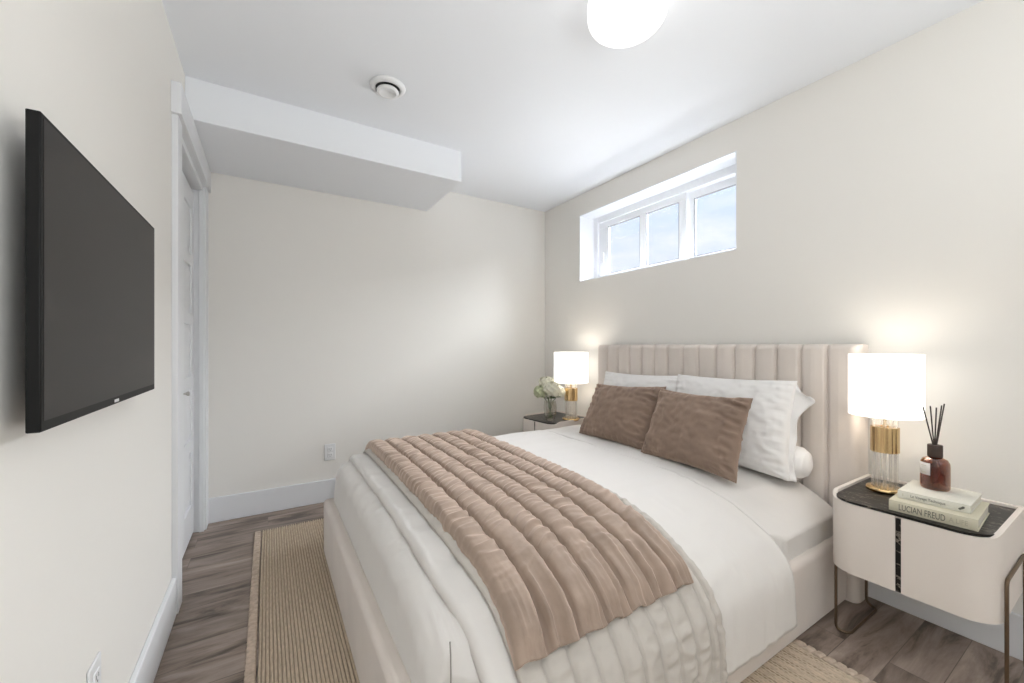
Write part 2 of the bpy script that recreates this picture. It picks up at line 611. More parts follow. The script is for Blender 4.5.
# closet door: two folding leaves with five panels each
door = thing('door_1', 'white five panel closet door in the left wall', 'door', (XL - 0.04, (DY0 + DY1) / 2, 0))
del door['category'], door['label']
door['kind'] = 'structure'
xd = -0.372
for (y0, y1) in ((DY0 + 0.014, (DY0 + DY1) / 2 - 0.0015), ((DY0 + DY1) / 2 + 0.0015, DY1 - 0.014)):
    d = MB()
    z0, z1 = 0.012, 1.992
    st = 0.075
    d.box(xd - 0.034, xd - 0.010, y0, y1, z0, z1)
    d.box(xd - 0.012, xd, y0, y0 + st, z0, z1).box(xd - 0.012, xd, y1 - st, y1, z0, z1)
    rails = [(z0, 0.19), (0.50, 0.565), (0.86, 0.925), (1.215, 1.28), (1.55, 1.615), (1.88, z1)]
    for a, b in rails:
        d.box(xd - 0.012, xd, y0 + st, y1 - st, a, b)
    for (a, b), (c_, d_) in zip(rails[:-1], rails[1:]):
        za, zb, ya, yb_ = b + 0.02, c_ - 0.02, y0 + st + 0.02, y1 - st - 0.02
        # raised field with sloped edges
        d.add([(xd - 0.011, ya, za), (xd - 0.011, yb_, za), (xd - 0.011, yb_, zb), (xd - 0.011, ya, zb),
               (xd - 0.002, ya + .02, za + .02), (xd - 0.002, yb_ - .02, za + .02), (xd - 0.002, yb_ - .02, zb - .02), (xd - 0.002, ya + .02, zb - .02)],
              [(4, 5, 6, 7), (0, 1, 5, 4), (1, 2, 6, 5), (2, 3, 7, 6), (3, 0, 4, 7)])
    link('door_panel', d, M['door'], door, off=door.location, bevel=0.003)
kn = MB().lathe([(0.004, 0), (0.005, 0.008), (0.009, 0.012), (0.012, 0.018), (0.010, 0.024), (0.0, 0.026)], (xd, 2.644, 0.85), 20, 'x')
link('door_knob', kn, M['nickel'], door, off=door.location, smooth=60)

# window: vinyl slider with three lights
win = thing('window_1', '', '', (XR + 0.19, (WY0 + WY1) / 2, WZ0))
del win['category'], win['label']
win['kind'] = 'structure'
fx0, fx1 = XR + 0.152, XR + T - 0.004
fr = MB()
fw = 0.052
fr.box(fx0, fx1, WY0, WY0 + fw, WZ0, WZ1).box(fx0, fx1, WY1 - fw, WY1, WZ0, WZ1)
fr.box(fx0, fx1, WY0 + fw, WY1 - fw, WZ0, WZ0 + 0.03).box(fx0, fx1, WY0 + fw, WY1 - fw, WZ1 - fw, WZ1)
link('window_frame', fr, M['vinyl'], win, off=win.location, bevel=0.003)
def sash(y0, y1, xa, xb, openings, name='sash'):
    s = MB()
    zb, zt = WZ0 + 0.028, WZ1 - fw + 0.002
    ob, ot = zb + 0.028, zt - 0.05
    s.box(xa, xb, y0, y1, zb, ob).box(xa, xb, y0, y1, ot, zt)
    ed = [y0] + [q for o in openings for q in o] + [y1]
    for i in range(0, len(ed), 2):
        s.box(xa, xb, ed[i], ed[i + 1], ob, ot)
    so = link(name, s, M['vinyl'], win, off=win.location, bevel=0.003)
    for (a, b) in openings:
        p = MB().box((xa + xb) / 2 - 0.003, (xa + xb) / 2 + 0.003, a - 0.004, b + 0.004, ob - 0.004, ot + 0.004)
        link('pane', p, M['pane'], so, off=win.location)
        g = MB()
        w = 0.006
        xm = xa + 0.004
        g.box(xm, xm + 0.01, a - 0.001, a + w, ob, ot).box(xm, xm + 0.01, b - w, b + 0.001, ob, ot)
        g.box(xm, xm + 0.01, a, b, ob - 0.001, ob + w).box(xm, xm + 0.01, a, b, ot - w, ot + 0.001)
        link('gasket', g, M['gasket'], so, off=win.location)
    return so
sash(1.700, WY1 - fw + 0.002, fx0 + 0.020, fx0 + 0.046, [(1.757, 2.042), (2.098, 2.436)])
sash(WY0 + fw - 0.002, 1.712, fx0 + 0.050, fx0 + 0.078, [(1.362, 1.664)])
link('window_latch', MB().box(fx0 + 0.008, fx0 + 0.022, 2.478, 2.492, 1.80, 1.89).box(fx0 + 0.010, fx0 + 0.022, 2.25, 2.30, 2.098, 2.112),
     M['plastic'], win, off=win.location, bevel=0.003)

# ================================================================== BED
FX, FY0, FY1, HX = 0.25, 0.71, 2.33, 2.13
bed = thing('bed', 'beige upholstered queen bed with channel tufted headboard under the high window', 'bed', (1.2, 1.52, 0))
BO = bed.location

def rail_mesh(x0, x1, y0, y1, z0, z1, r=0.03, n=8):
    """upholstered rail: box with strongly rounded top edges"""
    mb = MB()
    return mb.box(x0, x1, y0, y1, z0, z1)
FZ = 0.288
fb = MB()
fb.box(FX, HX, FY0, FY0 + 0.055, 0.004, FZ)
link('side_rail', fb, M['uphol'], bed, off=BO, bevel=0.022, seg=5)
link('side_rail', MB().box(FX, HX, FY1 - 0.055, FY1, 0.004, FZ), M['uphol'], bed, off=BO, bevel=0.022, seg=5)
link('foot_rail', MB().box(FX, FX + 0.062, FY0, FY1, 0.004, FZ), M['uphol'], bed, off=BO, bevel=0.022, seg=5)
link('slat_base', MB().box(FX + 0.06, HX, FY0 + 0.055, FY1 - 0.055, 0.06, 0.10), M['uphol'], bed, off=BO)

# headboard: vertical channels, flat borders at both ends
hb0, hb1, hbt = 0.676, 2.247, 1.107
seams = [0.789 + 0.1041 * k for k in range(14)]
ys, xs_ = [], []
def hbx(y):
    if y < seams[0]:
        d = min(1, max(0, (y - hb0) / 0.03))
        x = HX + 0.03 * (1 - math.sqrt(max(0, 1 - (1 - d) ** 2)))
        q = (seams[0] - y)
    elif y > seams[-1]:
        d = min(1, max(0, (hb1 - y) / 0.03))
        x = HX + 0.03 * (1 - math.sqrt(max(0, 1 - (1 - d) ** 2)))
        q = (y - seams[-1])
    else:
        x = HX
        t = ((y - seams[0]) / 0.1041) % 1.0
        q = min(t, 1 - t) * 0.1041
    x += 0.013 * math.exp(-(q / 0.0055) ** 2 * 0.5) - 0.007 * min(1, q / 0.045) ** 0.8
    return x
yy = np.concatenate([np.linspace(hb0, hb0 + 0.03, 8), np.linspace(hb0 + 0.035, hb1 - 0.035, 520), np.linspace(hb1 - 0.03, hb1, 8)])
prof = []
for z in list(np.linspace(0.004, hbt - 0.03, 8)):
    prof.append((0.0, z))
for k in range(1, 9):
    a = k / 8 * PI / 2
    prof.append((0.03 * (1 - math.cos(a)), hbt - 0.03 + 0.03 * math.sin(a)))
G = []
for (dx, z) in prof:
    G.append([(hbx(y) + dx, y, z - (0.004 * (1 if dx > 0 else 0) * max(0, (hbx(y) - HX) / 0.016) if seams[0] - .02 < y < seams[-1] + .02 else 0)) for y in yy])
G.append([(XR - 0.019, y, hbt - 0.004) for y in yy])
G.append([(XR - 0.019, y, 0.004) for y in yy])
hbm = MB().grid(G, wrap_u=True)
n_ = len(yy)
hbm.f.append(tuple(i * n_ for i in range(len(G))))
hbm.f.append(tuple(i * n_ + n_ - 1 for i in range(len(G)))[::-1])
link('headboard', hbm, M['uphol'], bed, off=BO, smooth=40)
lg = MB()
for (x, y) in ((0.36, 0.80), (0.36, 2.24)):
    link('leg', MB().box(x, x + 0.05, y - 0.025, y + 0.025, 0.0, 0.065), M['dark'], bed, off=BO)

# ---- the shape the bedding lies on: a cross-section across the bed (Y, z), near hem -> far hem
RAW = [(0.672, 0.02), (0.678, 0.10), (0.682, 0.18), (0.686, 0.25), (0.700, 0.315), (0.740, 0.372), (0.79, 0.412), (0.85, 0.447), (0.95, 0.487),
       (1.10, 0.515), (1.30, 0.528), (1.60, 0.533), (1.95, 0.535), (2.14, 0.533), (2.22, 0.524), (2.285, 0.495), (2.325, 0.44),
       (2.350, 0.37), (2.362, 0.28), (2.368, 0.18), (2.37, 0.08)]
def catmull(pts, per=24):
    P = [np.array(p) for p in pts]
    P = [2 * P[0] - P[1]] + P + [2 * P[-1] - P[-2]]
    out = []
    for i in range(1, len(P) - 2):
        a, b, c, d = P[i - 1:i + 3]
        for k in range(per):
            t = k / per
            out.append(0.5 * (2 * b + (c - a) * t + (2 * a - 5 * b + 4 * c - d) * t * t + (-a + 3 * b - 3 * c + d) * t ** 3))
    out.append(P[-2])
    return np.array(out)
PR = catmull(RAW)
PS = np.concatenate([[0], np.cumsum(np.linalg.norm(np.diff(PR, axis=0), axis=1))])
PT = np.gradient(PR, axis=0)
PT /= np.linalg.norm(PT, axis=1)[:, None]
PN = np.stack([-PT[:, 1], PT[:, 0]], 1)        # outward
SL = PS[-1]
def prof_at(s):
    return (np.interp(s, PS, PR[:, 0]), np.interp(s, PS, PR[:, 1]), np.interp(s, PS, PN[:, 0]), np.interp(s, PS, PN[:, 1]))
def s_at_z(z, near=True):
    half = len(PS) // 2
    if near:
        return float(np.interp(z, PR[:half, 1], PS[:half]))
    return float(np.interp(-z, -PR[half:, 1], PS[half:]))

def cloth(x_of, s_of, nx, ns, disp):
    """x_of(u, s), s_of(u, v), disp(x, s, u, v) -> offset along the normal"""
    P = np.zeros((nx, ns, 3))
    for i in range(nx):
        u = i / (nx - 1)
        for j in range(ns):
            v = j / (ns - 1)
            s = s_of(u, v)
            x = x_of(u, s)
            y, z, ny, nzz = prof_at(s)
            d = disp(x, s, u, v)
            P[i, j] = (x, y + ny * d, z + nzz * d)
    return P

# ---- mattress under a fitted white sheet
def mattress_grid():
    X0 = 0.300
    r = 0.075
    st = []
    for k in range(17):
        a = k / 16 * PI / 2
        st.append((X0 + r * (1 - math.cos(a)), r * (1 - math.sin(a))))
    for x in list(np.linspace(X0 + r + 0.006, 0.46, 13)) + list(np.linspace(0.49, 1.545, 40)) + list(np.linspace(1.555, 1.61, 8)) + list(np.linspace(1.63, HX - 0.02, 22)):
        st.append((x, 0.0))
    s0, s1 = s_at_z(0.285), s_at_z(0.285, False)
    rows = []
    # foot face, from the bottom up
    N = 230
    base = []
    for j in range(N):
        s = s0 + (s1 - s0) * j / (N - 1)
        y, z, ny, nn = prof_at(s)
        base.append((y, z, ny, nn))
    for (x, drop) in st:
        row = []
        for j, (y, z, ny, nn) in enumerate(base):
            off = -0.030 + 0.029 * smoothstep(1.555, 1.600, x)
            yy_, zz_ = y + ny * off, z + nn * off
            zz_ = zz_ - drop * smoothstep(0.26, 0.40, zz_)
            hd = smoothstep(1.57, 1.66, x)
            yc = min(max(yy_, 0.772 - 0.032 * hd), 2.272)
            # soft lengthwise wrinkles
            w = 0.0045 * nz(x * 3.0, yc * 14.0, 3.1) + 0.003 * nz(x * 9, yc * 5, 8.0)
            yc -= 0.006 * nz(x * 22, zz_ * 5, 4.0) * smoothstep(0.45, 0.38, zz_) * (1 if y < 1.5 else 0)
            ft = smoothstep(0.46, 0.33, x)
            cr_ = 0.5 - 1.7 * abs(nz(yc * 13 + x * 3, x * 4 + zz_ * 3, 6.6))
            xx = x + ft * 0.006 * cr_ * smoothstep(0.46, 0.40, zz_)
            row.append((xx, yc, zz_ + w * smoothstep(0.35, 0.45, zz_) + ft * 0.006 * cr_ * smoothstep(0.36, 0.46, zz_)))
        # close the sides downwards inside the frame
        row = [(x, 0.772, 0.102)] + row + [(x, 2.272, 0.102)]
        rows.append(row)
    return rows
rows = mattress_grid()
nrow = len(rows[0])
# front face rows going down to the base
f0 = rows[0]
face = []
for t in (0.0, 0.25, 0.5, 0.75):
    face.append([(0.300 + 0.006 * math.sin(PI * t) * -1, y, 0.102 + (z - 0.102) * t) for (x, y, z) in f0])
Gm = face + rows
mm = MB().grid(Gm)
# tenting of the sheet corner near the camera
def corner(p):
    x, y, z = p
    k = smoothstep(0.43, 0.315, x)
    if y < 0.93:
        y = y + 0.058 * k * (0.93 - y) / 0.158            # the corner is rounded in plan
    g = math.exp(-((abs(x - 0.337) / 0.034) ** 1.05 + (abs(y - 0.838) / 0.044) ** 1.05))
    g *= smoothstep(0.30, 0.42, z)
    f = 0.004 * math.sin((x - 0.337) * 260) * math.exp(-((x - 0.337) / 0.07) ** 2 - ((y - 0.88) / 0.07) ** 2) * smoothstep(0.36, 0.42, z)
    return (x - 0.006 * g, y - 0.012 * g, z + 0.070 * g + f)
mm.v = [corner(p) for p in mm.v]
k_ = len(mm.v)
mat_root = thing('mattress', 'thick mattress in a fitted white sheet on the beige bed frame', 'mattress', (1.2, 1.52, 0.10))
link('fitted_sheet', mm, M['sheet'], mat_root, off=mat_root.location, smooth=180)
sm = MB().tube([(0.343, 0.824, 0.12), (0.343, 0.822, 0.25), (0.343, 0.820, 0.33), (0.343, 0.819, 0.38), (0.343, 0.820, 0.42), (0.343, 0.824, 0.445)], 0.0018, 8)
link('corner_seam', sm, M['seam'], mat_root, off=mat_root.location, smooth=60)

# ---- smooth white duvet turned over the bed
BX0, BX1 = 0.362, 1.575
def b_x(u, s):
    y, z, _, _ = prof_at(s)
    dr = smoothstep(0.45, 0.10, z) * (1 if y < 1.4 else 0)
    x0 = BX0 + 0.006 * nz(s * 2.2, 1.0) + 0.030 * smoothstep(0.53, 0.44, z) * (1 if y < 1.4 else 0)
    x1 = BX1 + 0.012 * nz(s * 1.7, 5.0) + 0.025 * dr
    return x0 + (x1 - x0) * u
bs0, bs1 = s_at_z(0.125), s_at_z(0.16, False)
def b_disp(x, s, u, v):
    y, z, _, _ = prof_at(s)
    e0, e1 = x - b_x(0, s), b_x(1, s) - x
    ed = min(e0, e1)
    d = (-0.026 if e0 < e1 else 0.001) * (1 - math.sqrt(max(0, 1 - (1 - min(1, max(0, ed) / 0.028)) ** 2)))
    dr = smoothstep(0.46, 0.14, z)
    d += dr * (0.007 * math.sin(x * 2 * PI / 0.085 + 3 * nz(x * 3, s * 2)) * nz(x * 4.1, 2.0) + 0.004 * nz(x * 30, s * 3))
    d += (1 - dr) * (0.0050 * nz(x * 2.4, s * 17, 1.3) + 0.004 * nz(x * 5, s * 4, 4.4))
    d += 0.006 * (0.4 - 1.5 * abs(nz(s * 17 + x * 4, x * 6, 2.7))) * smoothstep(0.50, 0.44, x) * smoothstep(0.0, 0.02, e0)
    # soft creases radiating over the shoulder
    d += 0.0035 * nz(x * 26, s * 3.2, 9.0) * smoothstep(0.535, 0.47, z)
    return d
Pb = cloth(b_x, lambda u, v: bs0 - 0.02 * u + (bs1 - bs0 + 0.02 * u) * v, 150, 200, b_disp)
duvet = link('duvet', MB().grid(Pb), M['sheet'], smooth=180, solid=0.012)
tag(duvet, 'smooth white duvet draped over the bed under the quilted coverlet', 'duvet')

# ---- ivory channel-quilted coverlet
CX0, CX1 = 0.438, 1.142
cs0, cs1 = s_at_z(0.06), s_at_z(0.12, False)
NCH = 10
def chan(x, x0, x1, n):
    t = (x - x0) / (x1 - x0) * n
    f = t - math.floor(t)
    return math.sqrt(max(0, 1 - (2 * f - 1) ** 2)), f, int(math.floor(t))
def c_x(u, s):
    y, z, _, _ = prof_at(s)
    return CX0 + 0.024 * (1 - u) * smoothstep(0.53, 0.45, z) * (1 if y < 1.4 else 0) + (CX1 - CX0) * u + 0.004 * nz(s * 2.0, 7.0)
def c_disp(x, s, u, v):
    c, f, k = chan(u, 0, 1, NCH)
    # narrow double channel at the head edge
    if u > 0.9:
        c, f, k = chan(u, 0.9, 1.0, 2)
    d = 0.007 + 0.015 * c ** 0.8
    d += c * (0.009 * (0.4 - 1.5 * abs(nz(u * NCH * 0.8 + k * 3.3, s * 24, 2.0))) + 0.005 * nz(u * NCH * 1.6, s * 60, 5.0))
    y, z, _, _ = prof_at(s)
    d += smoothstep(0.46, 0.2, z) * 0.006 * nz(x * 5, s * 4, 6.0)
    if v < 0.012 or v > 0.988:
        d -= 0.004
    return d
Pc = cloth(c_x, lambda u, v: cs0 + (cs1 - cs0) * v, NCH * 12 + 1, 420, c_disp)
quilt = link('quilted_coverlet', MB().grid(Pc), M['quilt'], smooth=180, solid=0.010)
tag(quilt, 'ivory channel quilted coverlet spread under the taupe velvet throw', 'coverlet')

# ---- taupe velvet throw, nine thick channels across the bed
DX0, DX1 = 0.455, 1.078
NTH = 7
ds0, ds1 = s_at_z(0.380), s_at_z(0.37, False)
def d_x(u, s):
    y, z, _, _ = prof_at(s)
    return DX0 + 0.016 * (1 - u) * math.exp(-((z - 0.455) / 0.05) ** 2) * (1 if y < 1.4 else 0) + (DX1 - DX0) * u + 0.006 * nz(s * 1.6, 12.0) + 0.004 * nz(s * 9, u * 9, 3.3)
def d_disp(x, s, u, v):
    c, f, k = chan(u, 0, 1, NTH)
    y, z, _, _ = prof_at(s)
    # puckers that cross each channel from seam to seam
    ph = s + 0.010 * math.sin(f * 3.0 + k * 1.3) - 0.012 * f
    wr_ = 0.0120 * (0.40 - 1.7 * abs(nz(ph * 27, f * 0.6 + k * 5.0, 1.0))) + 0.0060 * nz(ph * 70, k * 3.0 + f * 0.9, 4.0)
    wr_ *= 1.0 - 0.35 * c
    # long folds running down on the drape
    fold = 0.020 * nz(f * 3.6 + k * 4.0, s * 2.5, 2.0) + 0.009 * nz(f * 8 + k * 9.0, s * 4, 6.0)
    t = smoothstep(0.50, 0.42, z)
    e = min(u, 1 - u) * NTH
    d = 0.028 - 0.014 * smoothstep(0.15, 0.0, e) + 0.036 * c ** 0.62 + min(1, c * 1.6) * (wr_ * (1 - 0.7 * t) + fold * t)
    hem = min(v, 1 - v)
    d -= 0.022 * c * smoothstep(0.030, 0.0, hem)
    return d
Pd = cloth(d_x, lambda u, v: ds0 + 0.003 * math.sin(u * NTH * 2 * PI) + (ds1 - ds0) * v, NTH * 18 + 1, 640, d_disp)
throw = link('throw_blanket', MB().grid(Pd), M['velvet'], smooth=180, solid=0.010)
tag(throw, 'taupe velvet channel stitched throw laid across the foot half of the bed', 'throw')

# ---- pillows and cushions
def pillow_mesh(TL, TR, BL, BR, T_, n=90, m=70, pinch=0.05, wr=0.006, seed=0.0, power=0.42, front=0.5, edge_wr=1.0, gather=0.0):
    TL, TR, BL, BR = [np.array(p, float) for p in (TL, TR, BL, BR)]
    nrm = np.cross(BR - BL, TL - BL)
    nrm /= np.linalg.norm(nrm)          # towards the foot of the bed / viewer
    W, H = np.linalg.norm(TR - TL), np.linalg.norm(TL - BL)
    sides = []
    for sgn in (1, -1):
        Pg = np.zeros((n, m, 3))
        for i in range(n):
            u = -math.cos(PI * i / (n - 1))
            for j in range(m):
                v = -math.cos(PI * j / (m - 1))
                uu = u * (1 - pinch * (1 - v * v) * abs(u) ** 3)
                vv = v * (1 - pinch * 1.2 * (1 - u * u) * abs(v) ** 3)
                a, b = (uu + 1) / 2, (vv + 1) / 2
                p = (BL * (1 - a) + BR * a) * (1 - b) + (TL * (1 - a) + TR * a) * b
                q = max(0, (1 - u * u)) ** power * max(0, (1 - v * v)) ** power
                tt = T_ * q * (front if sgn > 0 else 1 - front)
                eu = math.exp(-(1 - abs(u)) / 0.20) * (1 - abs(u) ** 14)
                ev = math.exp(-(1 - abs(v)) / 0.22) * (1 - abs(v) ** 14)
                w = wr * edge_wr * (eu * nz(v * H * 34 + u * 0.7, u * 1.6, seed) * 1.5 + ev * nz(u * W * 30 + v, v * 1.8 + u, seed + 5))
                gu = math.exp(-(1 - abs(u)) / 0.20) * (1 - abs(u) ** 7)
                gv = math.exp(-(1 - abs(v)) / 0.18) * (1 - abs(v) ** 7)
                w += gather * gu * (1.5 if u > 0 else 0.30) * (0.35 - 1.6 * abs(nz(v * H * 13 + 1.2 * u, u * 2.6, seed + 2)))
                w += gather * 0.5 * gv * (0.35 - 1.6 * abs(nz(u * W * 13 + 1.2 * v, v * 2.4, seed + 3)))
                w += wr * 0.55 * (nz(u * W * 9, v * H * 9 + u * 2, seed + 9) + 0.9 * nz(u * W * 20 + v * 3, v * H * 17 - u * 2, seed + 4)) * q
                Pg[i, j] = p + sgn * nrm * (tt + w * (1 if q > 0.001 else 0) * min(1, q * 6))
        sides.append(Pg)
    mb = MB().grid(sides[0])
    mb.grid(sides[1])
    return mb, nrm

# points come as (x, y, z)
def pillow(name, corners, T_, material, label, cat, group=None, **kw):
    mb, nrm = pillow_mesh(*corners, T_, **kw)
    o = link(name, mb, material, smooth=180, weld=True)
    # move the origin to the base
    c = Vector(np.mean([corners[2], corners[3]], axis=0))
    for v in o.data.vertices:
        v.co -= c
    o.location = c
    tag(o, label, cat, group)
    return o, nrm

pillow('bed_pillow', [(2.075, 2.10, 0.915), (2.085, 1.46, 0.925), (1.945, 2.06, 0.512), (1.945, 1.46, 0.512)], 0.17, M['pillow'],
       'white pillow standing against the headboard beside the far lamp', 'pillow', 'white pillows against the headboard', seed=2.0, pinch=0.06, wr=0.012)
pw, nr = pillow('bed_pillow', [(2.075, 1.505, 0.930), (2.075, 0.880, 0.938), (1.93, 1.49, 0.512), (1.94, 0.855, 0.506)], 0.18, M['pillow'],
       'white pillow with a loose open hem behind the nearer taupe cushion', 'pillow', 'white pillows against the headboard', seed=21.0, pinch=0.05, wr=0.012, gather=0.016)
# loose pillowcase hem at the near end
H_ = []
TRn, BRn = Vector((2.075, 0.880, 0.938)), Vector((1.94, 0.855, 0.506))
for i in range(11):
    w = i / 10
    row = []
    for j in range(41):
        v = j / 40
        p = BRn.lerp(TRn, v)
        inset = 0.035 * 0.31 * (1 - (2 * v - 1) ** 2) + 0.02
        ln = 0.008 + 0.058 * math.exp(-((v - 0.85) / 0.15) ** 2) * smoothstep(1.04, 0.90, v) + 0.012 * math.exp(-(v / 0.08) ** 2)
        y = p.y + inset - (ln + inset) * w
        droop = (-0.045 * smoothstep(0.7, 1.0, v)) * w ** 1.5
        x = p.x + 0.022 * math.sin(v * 17 + 1.0) * w * (0.5 + 0.5 * nz(v * 5, 3)) + 0.010 * w
        row.append((x, y, p.z + droop + 0.004 * nz(v * 12, w * 2)))
    H_.append(row)
link('pillowcase_hem', MB().grid(H_), M['pillow'], pw, off=pw.location, smooth=180, solid=0.007)

pillow('lumbar_cushion', [(1.875, 1.970, 0.848), (1.890, 1.445, 0.872), (1.718, 1.985, 0.524), (1.735, 1.445, 0.522)], 0.145, M['cushion'],
       'taupe velvet cushion on the far side of the bed, nearer the flower vase', 'cushion', 'taupe velvet cushions', seed=4.0, pinch=0.075, wr=0.014, gather=0.060)
pillow('lumbar_cushion', [(1.862, 1.462, 0.862), (1.866, 0.968, 0.862), (1.700, 1.468, 0.520), (1.690, 0.945, 0.516)], 0.145, M['cushion'],
       'taupe velvet cushion on the near side, in front of the loose hemmed white pillow', 'cushion', 'taupe velvet cushions', seed=13.0, pinch=0.075, wr=0.014, gather=0.060)

# bolster lying behind the near pillow
bo = MB()
pf = [(0.0, 0.0), (0.03, -0.004 + 0.004), (0.060, 0.012), (0.076, 0.035), (0.080, 0.07)]
bp_ = [(r, h) for r, h in pf] + [(0.080, 0.2), (0.080, 0.33), (0.076, 0.385), (0.060, 0.408), (0.03, 0.42), (0.0, 0.42)]
fine = []
for (r0, h0), (r1, h1) in zip(bp_[:-1], bp_[1:]):
    for k in range(4):
        fine.append((r0 + (r1 - r0) * k / 4, h0 + (h1 - h0) * k / 4))
fine.append(bp_[-1])
bo.lathe(fine, (0, 0, 0), 48, 'y', rfun=lambda a, h: 1 + 0.035 * nz(math.cos(a) * 2.2, math.sin(a) * 2.2, h * 9))
bol = link('bolster_pillow', bo, M['pillow'], smooth=180, weld=True)
bol.scale = (0.9, 1, 0.9)
bol.location = (2.040, 0.815, 0.572)
tag(bol, 'small round white bolster lying behind the near pillow by the headboard', 'bolster')

# ================================================================== RUG
RX0, RX1, RY0, RY1 = -0.068, 1.682, 0.15, 2.775
rug = thing('area_rug', 'ribbed natural jute rug with stitched border under the bed', 'rug', (0.8, 1.45, 0))
nr_ = 140
sub = 4
cols = nr_ * sub + 1
rowsN = 330
xs = np.linspace(RX0 + 0.037, RX1 - 0.037, cols)
ysr = np.linspace(RY0, RY1, rowsN)
t = np.arange(cols) / sub
rib = np.abs(np.sin(PI * t)) ** 0.6
rng = np.random.RandomState(4)
XX, YY = np.meshgrid(xs, ysr, indexing='ij')
jit = rng.normal(0, 0.0007, XX.shape)
ripple = np.sin(YY * 2 * PI / 0.016 + (np.floor(t) % 2)[:, None] * PI)
ZZ = 0.001 + 0.0095 * rib[:, None] * (1 + 0.16 * ripple) + jit * 0.6
XX2 = XX + 0.0012 * np.sin(YY * 23 + (np.floor(t) * 1.7)[:, None]) + 0.002 * np.sin(YY * 5)
Gr = np.stack([XX2, YY, ZZ], -1)
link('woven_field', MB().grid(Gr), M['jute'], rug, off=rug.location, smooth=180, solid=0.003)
for side in (0, 1):
    x0, x1 = (RX0, RX0 + 0.034) if side == 0 else (RX1 - 0.034, RX1)
    B = []
    for i in range(11):
        a = i / 10
        row = []
        for j in range(620):
            y = RY0 + (RY1 - RY0) * j / 619
            ph = (y + 0.010 * a) / 0.030
            q = abs(ph - round(ph)) * 2            # 0 at a stitch
            groove = math.exp(-(q / 0.22) ** 2)
            edge = 1.0 if 0 < i < 10 else 0.0
            out = a if side == 0 else 1 - a
            xx = x0 + (x1 - x0) * a - (0.0035 * groove if False else 0)
            if out == 0:
                xx += (0.003 * groove) * (1 if side == 0 else -1)
            row.append((xx, y, 0.002 + edge * (0.0085 - 0.0062 * groove + 0.0008 * math.sin(a * PI))))
        B.append(row)
    link('binding', MB().grid(B), M['binding'], rug, off=rug.location, smooth=180, solid=0.002)

